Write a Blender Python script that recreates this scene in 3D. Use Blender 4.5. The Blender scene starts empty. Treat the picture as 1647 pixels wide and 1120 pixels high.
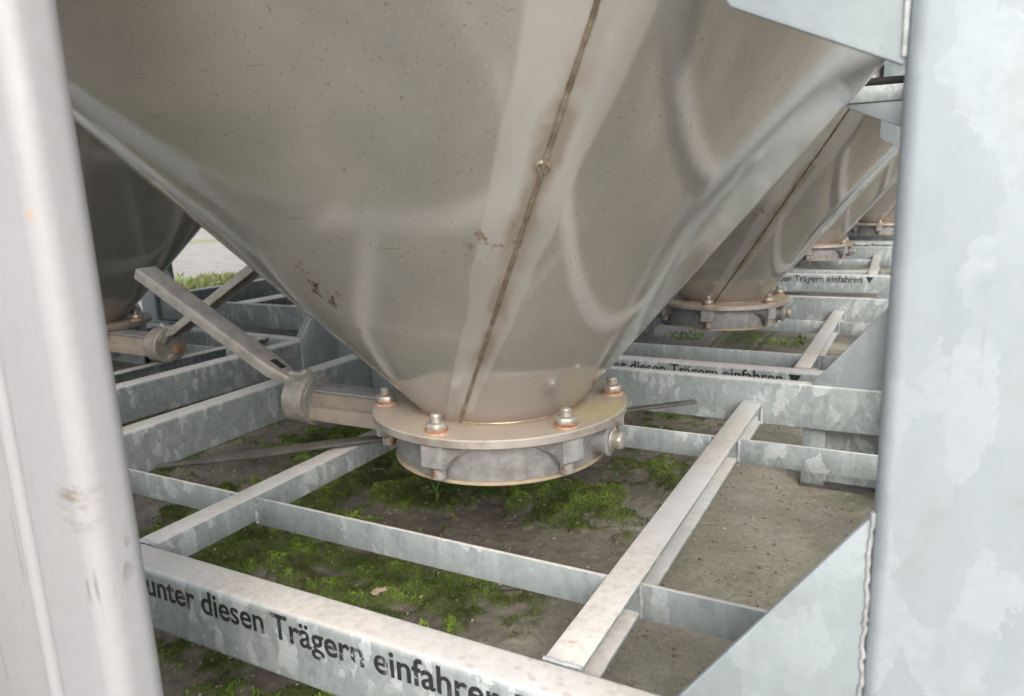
import bpy, bmesh, math, random
import numpy as np
from mathutils import Vector, Matrix
R = math.radians
random.seed(5); rng = np.random.default_rng(7)
S = bpy.context.scene; C = S.collection

# ------------------------------------------------------------------ camera
cd = bpy.data.cameras.new('camera'); cam = bpy.data.objects.new('camera', cd); C.objects.link(cam); S.camera = cam
CP = Vector((0.4769, -0.8357, 0.2757)); YAW, PIT, ROL = 0.49854, 0.21107, -0.03878
cy, sy, cp, sp = math.cos(YAW), math.sin(YAW), math.cos(PIT), math.sin(PIT)
fw = Vector((-sy*cp, cy*cp, -sp)); rt = Vector((cy, sy, 0)); up = rt.cross(fw)
rt, up = math.cos(ROL)*rt + math.sin(ROL)*up, -math.sin(ROL)*rt + math.cos(ROL)*up
M = Matrix((rt, up, -fw)).transposed().to_4x4(); M.translation = CP; cam.matrix_world = M
cd.sensor_width = 36; cd.sensor_fit = 'HORIZONTAL'; cd.lens = 36*1189.27/1647
cd.clip_start = .02; cd.clip_end = 600
cd.dof.use_dof = True; cd.dof.focus_distance = 0.95; cd.dof.aperture_fstop = 11
S.render.resolution_x, S.render.resolution_y = 1024, 696

# ------------------------------------------------------------------ world and light (overcast day)
SUN_EL = R(38)      # the brighter part of the overcast sky: behind the camera, to the right
w = bpy.data.worlds.new('World'); S.world = w; w.use_nodes = True
nt = w.node_tree; bg = nt.nodes['Background']
sky = nt.nodes.new('ShaderNodeTexSky'); sky.sky_type = 'NISHITA'; sky.sun_disc = False
sdir = Vector((.62, -.85, 0)).normalized()
sky.sun_elevation = SUN_EL; sky.sun_rotation = math.atan2(sdir.x, sdir.y)
sky.air_density = 1.6; sky.dust_density = 6; sky.ozone_density = 1
hs = nt.nodes.new('ShaderNodeHueSaturation'); hs.inputs['Saturation'].default_value = .42
nt.links.new(sky.outputs[0], hs.inputs['Color']); nt.links.new(hs.outputs[0], bg.inputs[0]); bg.inputs[1].default_value = .15
sl = bpy.data.lights.new('sun', 'SUN'); sl.energy = 1.1; sl.angle = R(55); sl.color = (1, .98, .955)
so = bpy.data.objects.new('sun', sl); C.objects.link(so)
sv = Vector((sdir.x*math.cos(SUN_EL), sdir.y*math.cos(SUN_EL), math.sin(SUN_EL)))
so.rotation_euler = sv.to_track_quat('Z', 'Y').to_euler()
S.view_settings.view_transform = 'Standard'; S.view_settings.look = 'None'
S.view_settings.exposure = 0.74; S.view_settings.gamma = 1

# ------------------------------------------------------------------ node helpers
class NT:
    def __init__(s, name):
        s.m = bpy.data.materials.new(name); s.m.use_nodes = True; s.t = s.m.node_tree
        s.b = s.t.nodes['Principled BSDF']; s.co = s.n('TexCoord').outputs['Object']
    def n(s, k, **kw):
        x = s.t.nodes.new('ShaderNode'+k)
        for a, v in kw.items(): setattr(x, a, v)
        return x
    def put(s, sock, v):
        if isinstance(v, bpy.types.NodeSocket): s.t.links.new(v, sock)
        elif isinstance(v, (tuple, list)) and len(v) == 3 and sock.type == 'RGBA': sock.default_value = (*v, 1)
        else: sock.default_value = v
    def map(s, scale=(1, 1, 1), rot=(0, 0, 0), loc=(0, 0, 0), v=None):
        x = s.n('Mapping'); s.put(x.inputs['Vector'], v or s.co)
        x.inputs['Scale'].default_value = scale; x.inputs['Rotation'].default_value = rot; x.inputs['Location'].default_value = loc
        return x.outputs[0]
    def noise(s, scale, detail=4, rough=.55, v=None, dist=0., col=False):
        x = s.n('TexNoise'); s.put(x.inputs['Vector'], v or s.co); x.inputs['Scale'].default_value = scale
        x.inputs['Detail'].default_value = detail; x.inputs['Roughness'].default_value = rough; x.inputs['Distortion'].default_value = dist
        return x.outputs['Color' if col else 'Fac']
    def vor(s, scale, v=None, feature='F1', out='Distance', rnd=1.):
        x = s.n('TexVoronoi', feature=feature); s.put(x.inputs['Vector'], v or s.co); x.inputs['Scale'].default_value = scale
        x.inputs['Randomness'].default_value = rnd
        return x.outputs[out]
    def ramp(s, f, a, b, lo=0., hi=1.):
        x = s.n('MapRange'); x.clamp = True; s.put(x.inputs[0], f)
        for i, v in zip((1, 2, 3, 4), (a, b, lo, hi)): x.inputs[i].default_value = v
        return x.outputs[0]
    def math(s, op, a, b=0.):
        x = s.n('Math', operation=op); s.put(x.inputs[0], a); s.put(x.inputs[1], b); return x.outputs[0]
    def mix(s, f, a, b, blend='MIX'):
        x = s.n('Mix', data_type='RGBA', blend_type=blend); s.put(x.inputs[0], f); s.put(x.inputs[6], a); s.put(x.inputs[7], b)
        return x.outputs[2]
    def vadd(s, a, b):
        x = s.n('VectorMath', operation='ADD'); s.put(x.inputs[0], a); s.put(x.inputs[1], b); return x.outputs[0]
    def vscale(s, a, k):
        x = s.n('VectorMath', operation='SCALE'); s.put(x.inputs[0], a); x.inputs[3].default_value = k; return x.outputs[0]
    def dot(s, a, b):
        x = s.n('VectorMath', operation='DOT_PRODUCT'); s.put(x.inputs[0], a); s.put(x.inputs[1], b); return x.outputs['Value']
    def dist(s, a, b):
        x = s.n('VectorMath', operation='DISTANCE'); s.put(x.inputs[0], a); s.put(x.inputs[1], b); return x.outputs['Value']
    def bump(s, h, st=.2, d=.002, nrm=None):
        x = s.n('Bump'); s.put(x.inputs['Height'], h); x.inputs['Strength'].default_value = st; x.inputs['Distance'].default_value = d
        if nrm: s.put(x.inputs['Normal'], nrm)
        return x.outputs[0]
    def up(s):
        g = s.n('NewGeometry'); x = s.n('SeparateXYZ'); s.put(x.inputs[0], g.outputs['Normal']); return x.outputs[2]
    def fin(s, col=None, met=None, rough=None, nrm=None, spec=None):
        for k, v in (('Base Color', col), ('Metallic', met), ('Roughness', rough), ('Normal', nrm), ('Specular IOR Level', spec)):
            if v is not None: s.put(s.b.inputs[k], v)
        return s.m

def galvanised(name, marks=(), soft=.03, base=(.29, .335, .35), light=(.56, .61, .63), dark=(.17, .195, .205), scale=92., amount=.72, contrast=.42, dust=(.64, .595, .555), dustk=.9, met=.35, spots=False, scuff=False):
    t = NT(name)
    wob = t.vscale(t.noise(30, 4, .7, col=True), .022)
    v = t.vadd(t.map((1, 1, .42), rot=(.12, .16, 0)), wob)
    cell = t.vor(scale, v, out='Color'); sx = t.n('SeparateXYZ'); t.put(sx.inputs[0], cell)
    v2 = t.vadd(t.map((1, 1, .6), rot=(-.3, .4, 0)), t.vscale(t.noise(60, 3, .6, col=True), .01))
    cell2 = t.vor(scale*2.6, v2, out='Color'); s2 = t.n('SeparateXYZ'); t.put(s2.inputs[0], cell2)
    fl = t.ramp(sx.outputs[0], amount, amount+soft)
    rag = t.ramp(t.noise(scale*3.5, 4, .75), .38, .52)
    fine = t.noise(90, 5, .7)
    cl = t.ramp(t.noise(7, 5, .65), .35, .68)
    mid_ = tuple(.6*a+.4*b for a, b in zip(base, light))
    col = t.mix(cl, base, mid_)
    col = t.mix(t.math('MULTIPLY', sx.outputs[1], contrast), col, dark)                 # every crystal its own grey
    col = t.mix(t.math('MULTIPLY', s2.outputs[0], contrast*.6), col, light)
    col = t.mix(t.math('MULTIPLY', t.math('MULTIPLY', fl, t.ramp(t.noise(14, 3), .42, .50)), t.math('ADD', t.math('MULTIPLY', rag, .5), .4)), col, light)
    col = t.mix(t.ramp(fine, .35, .75, 0, .22), col, dark)
    run = t.ramp(t.noise(38, 4, .6, v=t.map((1, 1, .12))), .58, .72, 0, .3)              # runs left by the zinc bath
    col = t.mix(run, col, light)
    # brown-grey grime in patches and fine scratches
    gr = t.ramp(t.noise(13, 6, .7, dist=.6), .56, .74, 0, .32)
    col = t.mix(gr, col, (.27, .24, .20))
    sc = t.ramp(t.noise(30, 3, .6, v=t.map((9, 9, .35), rot=(.5, .35, .8))), .68, .74, 0, .25)
    col = t.mix(sc, col, (.22, .22, .21))
    # settled pale dust on faces that look up
    u = t.ramp(t.up(), .55, .95)
    dn = t.ramp(t.noise(26, 6, .7), .25, .62, .72, 1.)
    dk = t.math('MULTIPLY', t.math('MULTIPLY', u, dn), dustk)
    dc = t.mix(t.ramp(t.noise(120, 3, .6), .45, .7), dust, tuple(x*.78 for x in dust))
    dc = t.mix(t.ramp(t.noise(5, 3), .4, .65), dc, (dust[0]*.98, dust[1]*1.04, dust[2]*1.12))
    if spots:
        sp_ = t.ramp(t.vor(85, t.vadd(t.map((.75, 1, 1)), t.vscale(t.noise(60, 2, col=True), .004)), rnd=1.), .16, .26, 1, 0)
        right = t.n('SeparateXYZ'); t.put(right.inputs[0], t.co)
        dc = t.mix(t.math('MULTIPLY', t.math('MULTIPLY', sp_, t.ramp(right.outputs[0], -.02, .22)), .55), dc, (.40, .36, .34))
        dc = t.mix(t.ramp(t.noise(48, 2, .5), .735, .77), dc, (.70, .30, .10))
    col = t.mix(dk, col, dc)
    rust = t.ramp(t.noise(34, 3, .5, v=t.map((1, 1, 1), loc=(3.3, 1.7, .4))), .755, .80, 0, .8)
    col = t.mix(rust, col, (.42, .20, .08))
    for (px, py, pz, rr, kind) in marks:
        dd = t.dist(t.vadd(t.co, t.vscale(t.noise(45, 4, .7, col=True), .012)), (px+.006, py+.006, pz+.006))
        if kind == 'rust': col = t.mix(t.math('MULTIPLY', t.ramp(dd, rr, rr*.5), .75), col, (.50, .27, .12))
        elif kind == 'scuff':
            f = t.ramp(t.noise(50, 5, .7, v=t.map((.35, 1, 1.6), rot=(0, .45, 0))), .5, .62)
            col = t.mix(t.math('MULTIPLY', t.math('MULTIPLY', t.ramp(dd, rr, rr*.3), f), .85), col, (.20, .17, .12))
        else:
            f = t.ramp(t.noise(34, 3, .6, v=t.map((6, 1, .5), rot=(0, .2, 0))), .60, .64)
            col = t.mix(t.math('MULTIPLY', t.math('MULTIPLY', t.ramp(dd, rr, rr*.5), f), .8), col, (.16, .15, .14))
    if marks:
        for sc_, ro in (((7, 1, .22), .25), ((6, 1, .3), -.5)):
            f = t.ramp(t.noise(40, 2, .5, v=t.map(sc_, rot=(0, ro, 0))), .70, .73, 0, .45)
            col = t.mix(f, col, (.20, .20, .20))
    rough = t.ramp(fine, .2, .8, .38, .62)
    metn = t.math('MULTIPLY', t.math('SUBTRACT', 1., dk), met)
    h = t.math('ADD', t.noise(55, 5, .6), t.math('MULTIPLY', t.noise(8, 2), 1.5))
    return t.fin(col, metn, rough, t.bump(h, .22, .0015))

def simple(name, col, rough=.6, met=0., col2=None, scale=40, bump=.2, dist=.001, lo=.4, hi=.65):
    t = NT(name); f = t.noise(scale, 5, .65)
    c = t.mix(t.ramp(f, lo, hi), col, col2 or tuple(x*.7 for x in col))
    return t.fin(c, met, rough, t.bump(t.noise(scale*2, 4), bump, dist))

# ---- stainless hopper sheet. Constants of the hopper's shape come first, the weld runs on a plane through its surface
R0, AX, AY, NE, ZC = .108, .817, .736, 5.5, .45
QE = NE/(NE-1)
def hop(th, z):
    c, s = math.cos(th), math.sin(th)
    hx, hy = AX*abs(c), AY*abs(s); g = hx**QE + hy**QE
    k = g**(1/QE-1)
    return Vector((R0*c + z*k*AX*math.copysign(hx**(QE-1), c), R0*s + z*k*AY*math.copysign(hy**(QE-1), s), z))
SEAM0, SEAM1 = Vector((.004, -.108, 0)), Vector((.293, -.368, .390))
_n = Vector((.30, -.56, .0)); SN = (SEAM1-SEAM0).cross(_n).normalized(); SC = SN.dot(SEAM0)
def seam_pt(z):
    best = None
    for i in range(721):
        th = R(-110+i*.125*1.2); p = hop(th, z); e = abs(SN.dot(p)-SC)
        if best is None or e < best[0]: best = (e, p, th)
    return best[1], best[2]

def stainless(name, tint=(1, 1, 1), dirt=.68, seam=True):
    t = NT(name)
    base = tuple(a*b for a, b in zip((.57, .56, .545), tint)); film = tuple(a*b for a, b in zip((.385, .362, .338), tint))
    br = t.noise(60, 4, .7, v=t.map((6, 6, .25), rot=(.25, .1, 0)))        # fine brushed grain running down the sheet
    cl = t.noise(3.2, 4, .5, dist=.4)
    film2 = t.mix(t.ramp(cl, .38, .62), film, tuple(a*b for a, b in zip((.335, .322, .300), tint)))
    dk = t.ramp(t.noise(5, 5, .6, v=t.map((1, 1, .7), loc=(2, 5, 1))), .3, .7, dirt-.14, dirt+.12)
    col = t.mix(dk, base, film2)
    col = t.mix(t.ramp(br, .5, .8, 0, .22), col, (.5, .48, .45))
    # short scratches and specks
    s1 = t.ramp(t.noise(60, 2, .5, v=t.map((6, 6, .30), rot=(.45, .25, .3))), .69, .72, 0, .5)
    s2 = t.ramp(t.noise(50, 2, .5, v=t.map((.30, 6, 6), rot=(.2, .9, .3), loc=(4, 1, 2))), .72, .75, 0, .45)
    s4 = t.ramp(t.noise(36, 2, .5, v=t.map((8, 8, .22), rot=(-.5, .9, .1), loc=(1, 3, 2))), .70, .73, 0, .55)
    col = t.mix(t.math('MAXIMUM', t.math('MAXIMUM', s1, s2), s4), col, (.13, .11, .095))
    s3 = t.ramp(t.noise(75, 2, .5, v=t.map((6, 6, .35), rot=(.3, -.2, .6), loc=(9, 1, 2))), .66, .70, 0, .5)
    col = t.mix(s3, col, (.62, .59, .55))
    spk = t.ramp(t.vor(60, rnd=1.), .05, .09, .8, 0)
    spk = t.math('MULTIPLY', spk, t.ramp(t.noise(17, 3, .7), .56, .64))
    col = t.mix(spk, col, t.mix(t.ramp(t.noise(20, 1), .45, .5), (.62, .55, .46), (.20, .15, .11)))
    met = t.math('SUBTRACT', 1., t.math('MULTIPLY', dk, .95))
    rough = t.math('ADD', t.ramp(cl, .3, .7, .05, .08), t.math('MULTIPLY', dk, .05))
    if seam:
        sz = t.n('SeparateXYZ'); t.put(sz.inputs[0], t.co)
        front = t.math('MULTIPLY', t.ramp(sz.outputs[1], -.02, -.06), t.ramp(sz.outputs[0], -.08, -.04))
        d = t.math('SUBTRACT', t.dot(t.co, tuple(SN)), SC)
        wob = t.math('MULTIPLY', t.math('SUBTRACT', t.noise(9, 2), .5), .014)
        dw = t.math('ADD', d, wob)
        grow = t.ramp(sz.outputs[2], 0, .4, .35, 1.)      # the ground-off band widens upward
        bandw = t.math('ABSOLUTE', t.math('DIVIDE', t.math('ADD', dw, .004), grow))
        band = t.math('MULTIPLY', t.ramp(bandw, .042, .034, 1, 1), front)
        x = t.n('MapRange'); x.clamp = True; t.put(x.inputs[0], bandw)
        for i, v in zip((1, 2, 3, 4), (.038, .042, .75, 0)): x.inputs[i].default_value = v
        bandf = t.math('MULTIPLY', x.outputs[0], front)
        col = t.mix(bandf, col, tuple(a*b for a, b in zip((.56, .55, .54), tint)))
        rough = t.math('ADD', rough, t.math('MULTIPLY', bandf, .22))
        stn = t.math('ABSOLUTE', t.math('ADD', d, t.math('MULTIPLY', t.math('SUBTRACT', t.noise(22, 4), .5), .035)))
        x = t.n('MapRange'); x.clamp = True; t.put(x.inputs[0], stn)
        for i, v in zip((1, 2, 3, 4), (.0070, .0160, .80, 0)): x.inputs[i].default_value = v
        st = t.math('MULTIPLY', t.math('MULTIPLY', x.outputs[0], front), t.ramp(t.noise(9, 2, v=t.map(loc=(1, 8, 3))), .32, .5))
        col = t.mix(st, col, (.235, .195, .145)); met = t.math('MULTIPLY', met, t.math('SUBTRACT', 1., st))
        # brown run-off film around the mouth of the hopper
        low = t.ramp(t.math('ADD', sz.outputs[2], t.math('MULTIPLY', t.noise(9, 3), .02)), .085, .02)
        col = t.mix(t.math('MULTIPLY', t.math('SUBTRACT', low, 0.), .32), col, tuple(a*b for a, b in zip((.33, .265, .20), tint)))
        low2 = t.ramp(sz.outputs[2], .02, .0)
        col = t.mix(t.math('MULTIPLY', low2, .45), col, (.30, .20, .13))
        met = t.math('MULTIPLY', met, t.math('SUBTRACT', 1., t.math('MULTIPLY', low, .45)))
        # stuck rust-brown residue patches
        for (px, py, pz, rr) in SPOTS:
            dd = t.dist(t.co, (px, py, pz))
            nn = t.ramp(t.noise(75, 4, .7, v=t.map((1, 1, .6))), .56, .62)
            f = t.math('MULTIPLY', t.ramp(dd, rr, rr*.4), nn)
            col = t.mix(t.math('MULTIPLY', f, .85), col, t.mix(t.ramp(t.noise(30, 2), .42, .55), (.085, .05, .03), (.27, .12, .045)))
    # slack, slightly dented sheet: long waves plus fine grain
    n1 = t.bump(t.noise(2.6, 2, .45, dist=.5), .085, .012)
    n2 = t.bump(t.noise(7, 1, .4, v=t.map((1, 1, .5))), .06, .004, n1)
    n3 = t.bump(br, .10, .0006, n2)
    t.put(t.b.inputs['Anisotropic'], .3)
    return t.fin(col, met, rough, n3)

# ------------------------------------------------------------------ mesh helpers
class MB:
    def __init__(s): s.v = []; s.f = []
    def add(s, vs, fs):
        o = len(s.v); s.v += [tuple(v) for v in vs]; s.f += [tuple(i+o for i in f) for f in fs]; return s
    def box(s, x0, x1, y0, y1, z0, z1):
        return s.add([(x0,y0,z0),(x1,y0,z0),(x1,y1,z0),(x0,y1,z0),(x0,y0,z1),(x1,y0,z1),(x1,y1,z1),(x0,y1,z1)],
                     [(0,3,2,1),(4,5,6,7),(0,1,5,4),(1,2,6,5),(2,3,7,6),(3,0,4,7)])
    def prism(s, pts, a, b, axis='Y', off=(0, 0)):
        """closed outline pts (2-D) extruded from a to b along axis. Outline planes: X->(y,z)  Y->(x,z)  Z->(x,y)"""
        def P(p, t):
            return {'X': (t, p[0], p[1]), 'Y': (p[0], t, p[1]), 'Z': (p[0], p[1], t)}[axis]
        n = len(pts)
        return s.add([P(p, a) for p in pts]+[P(p, b) for p in pts],
                     [tuple(range(n))[::-1], tuple(range(n, 2*n))]+[(i, (i+1) % n, n+(i+1) % n, n+i) for i in range(n)])
    def lathe(s, prof, n=48, M=None, closed=False):
        """prof (r,z) list about +Z, M optional matrix"""
        vs = []; m = len(prof)
        for i in range(n):
            a = 2*math.pi*i/n
            for r, z in prof:
                p = Vector((r*math.cos(a), r*math.sin(a), z)); vs.append(M @ p if M else p)
        fs = [(i*m+j, ((i+1) % n)*m+j, ((i+1) % n)*m+j+1, i*m+j+1) for i in range(n) for j in range(m-1)]
        if not closed:
            fs += [tuple(i*m for i in range(n))[::-1], tuple(i*m+m-1 for i in range(n))]
        else:
            fs += [(i*m+m-1, ((i+1) % n)*m+m-1, ((i+1) % n)*m, i*m) for i in range(n)]
        return s.add(vs, fs)
    def tube(s, pts, rad, n=8):
        pts = [Vector(p) for p in pts]; vs = []; m = len(pts)
        for i, p in enumerate(pts):
            d = (pts[min(i+1, m-1)]-pts[max(i-1, 0)]).normalized()
            a = d.cross(Vector((0, 0, 1)) if abs(d.z) < .9 else Vector((1, 0, 0))).normalized(); b = d.cross(a)
            r = rad[i] if isinstance(rad, (list, tuple)) else rad
            for k in range(n):
                t = 2*math.pi*k/n; vs.append(p + r*(math.cos(t)*a + math.sin(t)*b))
        fs = [(i*n+k, i*n+(k+1) % n, (i+1)*n+(k+1) % n, (i+1)*n+k) for i in range(m-1) for k in range(n)]
        fs += [tuple(range(n))[::-1], tuple(range((m-1)*n, m*n))]
        return s.add(vs, fs)
    def build(s, name, mat, parent=None, smooth=False, bevel=0., seg=2, ang=35):
        me = bpy.data.meshes.new(name); me.from_pydata(s.v, [], s.f)
        bm = bmesh.new(); bm.from_mesh(me); bmesh.ops.recalc_face_normals(bm, faces=bm.faces)
        if bevel:
            es = [e for e in bm.edges if len(e.link_faces) == 2 and e.calc_face_angle(0) > R(ang)]
            bmesh.ops.bevel(bm, geom=es, offset=bevel, segments=seg, profile=.5, affect='EDGES', clamp_overlap=True)
        for f in bm.faces: f.smooth = smooth or bevel > 0
        if smooth or bevel:
            for e in bm.edges:
                if len(e.link_faces) == 2 and e.calc_face_angle(0) > R(38): e.smooth = False
        bm.to_mesh(me); bm.free(); me.materials.append(mat)
        o = bpy.data.objects.new(name, me); C.objects.link(o)
        if parent: o.parent = parent
        return o
def rrect(x0, x1, y0, y1, r, n=5):
    out = []
    for cx, cy_, a0 in ((x1-r, y1-r, 0), (x0+r, y1-r, 90), (x0+r, y0+r, 180), (x1-r, y0+r, 270)):
        for i in range(n+1):
            a = R(a0+90*i/n); out.append((cx+r*math.cos(a), cy_+r*math.sin(a)))
    return out
def tag(o, label=None, cat=None, group=None, kind=None):
    for k, v in (('label', label), ('category', cat), ('group', group), ('kind', kind)):
        if v: o[k] = v
    return o
def empty(name, loc, rz=0):
    o = bpy.data.objects.new(name, None); C.objects.link(o); o.location = loc; o.rotation_euler = (0, 0, rz); return o
def copy_tree(o, kids, parent=None):
    c = o.copy(); C.objects.link(c)
    if parent: c.parent = parent
    for ch in kids.get(o, []): copy_tree(ch, kids, c)
    return c

# ------------------------------------------------------------------ materials
SPOTS = [(.155, -.262, .235, .035), (-.075, -.24, .17, .028), (-.078, -.25, .19, .03), (-.09, -.29, .235, .012), (-.06, -.215, .13, .02)]
MARKS = [(.028, 0, .508, .004, 'rust'), (.040, 0, .508, .003, 'rust'), (.040, 0, .516, .014, 'scratch'), (.042, 0, .358, .014, 'scuff'), (.022, 0, .338, .022, 'scuff'),
         (.050, 0, .347, .0035, 'rust'), (.042, 0, .384, .02, 'scratch'), (.03, 0, .30, .03, 'scratch')]
m_beam = galvanised('galvanised_beam', spots=True)
m_frame = galvanised('galvanised_frame')
m_bar = galvanised('galvanised_flat_bar', base=(.31, .355, .37), scale=62, amount=.78)
m_post = galvanised('galvanised_post', soft=.07, base=(.345, .39, .43), light=(.405, .455, .50), dark=(.27, .31, .345), scale=44, amount=.62, contrast=.30, met=.22, dustk=.5)
m_gus = galvanised('galvanised_gusset', soft=.07, base=(.315, .365, .40), light=(.39, .445, .485), dark=(.235, .275, .30), scale=46, amount=.66, contrast=.32, met=.25, dustk=.6)
m_near = galvanised('galvanised_smooth_post', marks=MARKS, base=(.33, .335, .36), light=(.39, .395, .42), dark=(.24, .24, .25), scale=9, amount=.8, contrast=.16, met=.06, dustk=.3)
m_cast = simple('cast_aluminium', (.40, .40, .41), .55, .45, (.28, .27, .265), 55, .5, .0012)
m_hub = simple('weathered_cast_hub', (.36, .34, .31), .62, .3, (.24, .225, .20), 60, .6, .0015)
m_neck = simple('dusty_cast_neck', (.36, .30, .25), .65, .2, (.27, .24, .21), 24, .4, .001)
m_lever = simple('dull_steel_lever', (.40, .375, .35), .6, .2, (.29, .27, .255), 38, .5, .001)
m_dark = simple('dark_bar_steel', (.125, .115, .105), .5, .25, (.075, .07, .065), 28, .5, .0015)
m_rubber = simple('black_rubber', (.02, .02, .022), .7)
m_lip = simple('brown_gasket', (.38, .31, .22), .7)
m_red = simple('red_plastic', (.5, .07, .035), .5)
m_zinc = simple('zinc_nut', (.52, .50, .46), .42, .6, (.38, .34, .30), 90, .4, .0006)
m_head = simple('part_rusted_zinc', (.40, .39, .38), .5, .4, (.36, .14, .06), 34, .5, .0008, .54, .58)
m_rust = simple('rusty_collar', (.24, .095, .05), .85, 0, (.33, .20, .13), 70, .6, .0006)
m_washer = simple('pale_washer', (.55, .42, .33), .6, .2, (.38, .25, .17), 90)
m_weld = simple('weld_bead', (.40, .345, .28), .45, .5, (.22, .17, .12), 50, .8, .0015, .35, .6)
m_zweld = simple('galvanised_weld', (.42, .44, .46), .55, .25, (.30, .31, .32), 60, .8, .002)
m_sheet = stainless('stainless_hopper_sheet')
m_wall = stainless('stainless_tank_wall', seam=False)
m_dk = stainless('shaded_hopper_sheet', (.50, .51, .50), .5)  # darker copy of the hopper sheet, shade put into its colour; unused
# flange: stainless plate under a beige film, cleaner on its rim
t = NT('flange_plate'); u = t.ramp(t.up(), .5, .9)
fc = t.mix(t.ramp(t.noise(16, 5, .6), .35, .65), (.455, .39, .325), (.38, .33, .28))
fs = t.dist(t.co, (.145, .0, 0)); fc = t.mix(t.math('MULTIPLY', t.ramp(fs, .07, .02), .5), fc, (.52, .46, .20))
fr = t.math('SUBTRACT', t.dist(t.co, (0, 0, .0)), R0)
fc = t.mix(t.math('MULTIPLY', t.ramp(fr, .014, .0), .5), fc, (.33, .20, .12))
fc = t.mix(t.ramp(t.noise(140, 3), .62, .7, 0, .5), fc, (.25, .18, .13))
rimc = t.mix(t.ramp(t.noise(35, 4), .4, .65), (.46, .43, .40), (.34, .30, .26))
m_flange = t.fin(t.mix(u, rimc, fc), t.math('SUBTRACT', .55, t.math('MULTIPLY', u, .42)), .5, t.bump(t.noise(60, 4), .3, .0008))
# worn stencil paint: the black flakes off to bare zinc
t = NT('stencil_paint')
w1 = t.ramp(t.noise(120, 5, .75, v=t.map((1, 1, 1), loc=(.3, 0, .2))), .62, .66)
w2 = t.ramp(t.noise(22, 3, .5, v=t.map((1, 1, 1), loc=(.35, .0, .28))), .60, .70)
wear = t.math('MAXIMUM', w1, t.math('MULTIPLY', w2, t.ramp(t.noise(240, 3, .7), .47, .53)))
w3 = t.ramp(t.noise(60, 4, .7, v=t.map((1, 1, .25))), .62, .66, 0, .6)
wear = t.math('MAXIMUM', wear, w3)
m_paint = t.fin(t.mix(wear, (.018, .02, .022), (.33, .36, .38)), 0, .55)

# ------------------------------------------------------------------ ground: one sheet, fine grid near the frames, coarse to the horizon
def vnoise(x, y, scale, seed, octaves=4, pers=.5):
    out = np.zeros_like(x); amp = 1.; tot = 0.
    for o in range(octaves):
        r = np.random.default_rng(seed+o*17).random((257, 257)); X = x*scale*2**o+1000.37; Y = y*scale*2**o+1000.71
        xi = np.floor(X).astype(int); yi = np.floor(Y).astype(int); fx = X-xi; fy = Y-yi
        fx = fx*fx*(3-2*fx); fy = fy*fy*(3-2*fy); a = xi % 256; b = yi % 256
        v = r[a, b]*(1-fx)*(1-fy)+r[a+1, b]*fx*(1-fy)+r[a, b+1]*(1-fx)*fy+r[a+1, b+1]*fx*fy
        out += amp*v; tot += amp; amp *= pers
    return out/tot
def sstep(x, a, b): t_ = np.clip((x-a)/(b-a), 0, 1); return t_*t_*(3-2*t_)
GZ = -.235
def moss_mask(x, y):
    d = vnoise(x, y, 3.2, 3, 3); f = vnoise(x, y, 13, 41, 4, .6); g = vnoise(x, y, 34, 141, 3, .65)
    # thick under the near hopper and to its left, thinning to bare mud on the right
    lim = 1-sstep(x+.10*(f-.5)+.06*(g-.5)-.16*np.clip(y+.1, 0, .5), .03, .17)
    c1 = np.exp(-(((x+.10)/.24)**2+((y+.12)/.11)**2)); c2 = np.exp(-(((x-.02)/.22)**2+((y-.20)/.10)**2)); c3 = np.exp(-(((x+.62)/.22)**2+((y-.50)/.16)**2))
    cc = np.clip(c1*1.1+c2*.9+c3*.8, 0, 1)
    hole = np.exp(-(((x+.13)/.13)**2+((y-.04)/.05)**2))+np.exp(-(((x+.55)/.16)**2+((y-.10)/.07)**2))
    m = lim*sstep(d*.30+f*.36+g*.34+.10*cc-.10*hole-.05*sstep(x, -.05, .15), .475, .56)*sstep(y, -.72, -.52)*sstep(-y, -1.1, -.7)
    m2 = sstep(f*.6+d*.4, .50, .58)*np.exp(-(((x-.02)/.22)**2+((y-1.60)/.12)**2))
    m3 = sstep(f, .54, .6)*sstep(-x, .7, .9)*sstep(y, -.6, -.2)*sstep(-y, -1.4, -1.0)*.8
    return np.clip(m+1.4*m2+m3, 0, 1)
def height(x, y):
    mm = moss_mask(x, y); left = 1-sstep(x, .10, .30)
    clod = vnoise(x, y, 26, 77, 4, .6)
    h = .006*(vnoise(x, y, 5, 78, 4)-.5) + .002*(vnoise(x, y, 60, 99, 3, .6)-.5) + left*.014*np.clip(clod-.47, 0, 1)
    return h + mm*(.003+.030*np.clip(vnoise(x, y, 30, 13, 3, .55)-.33, 0, 1))
def axis(lo, hi, step, far, g=1.22):
    a = list(np.arange(lo, hi+step/2, step)); k = step
    l = []; x = lo
    while x > -far: k *= g; x -= k; l.append(x)
    k = step; r = []; x = hi
    while x < far: k *= g; x += k; r.append(x)
    return np.array(l[::-1]+a+r)
gx = axis(-1.25, .62, .0045, 160); gy = axis(-.75, .75, .0045, 160)
X, Y = np.meshgrid(gx, gy, indexing='ij'); near = np.exp(-np.clip(np.hypot(X, Y)-2.5, 0, None))
Z = GZ + height(X, Y)*near
nx, ny = len(gx), len(gy)
co = np.stack([X, Y, Z], -1).reshape(-1, 3).astype(np.float32)
I = (np.arange(nx-1)[:, None]*ny+np.arange(ny-1)[None]).ravel()
q = np.stack([I, I+ny, I+ny+1, I+1], -1).astype(np.int32)
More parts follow.
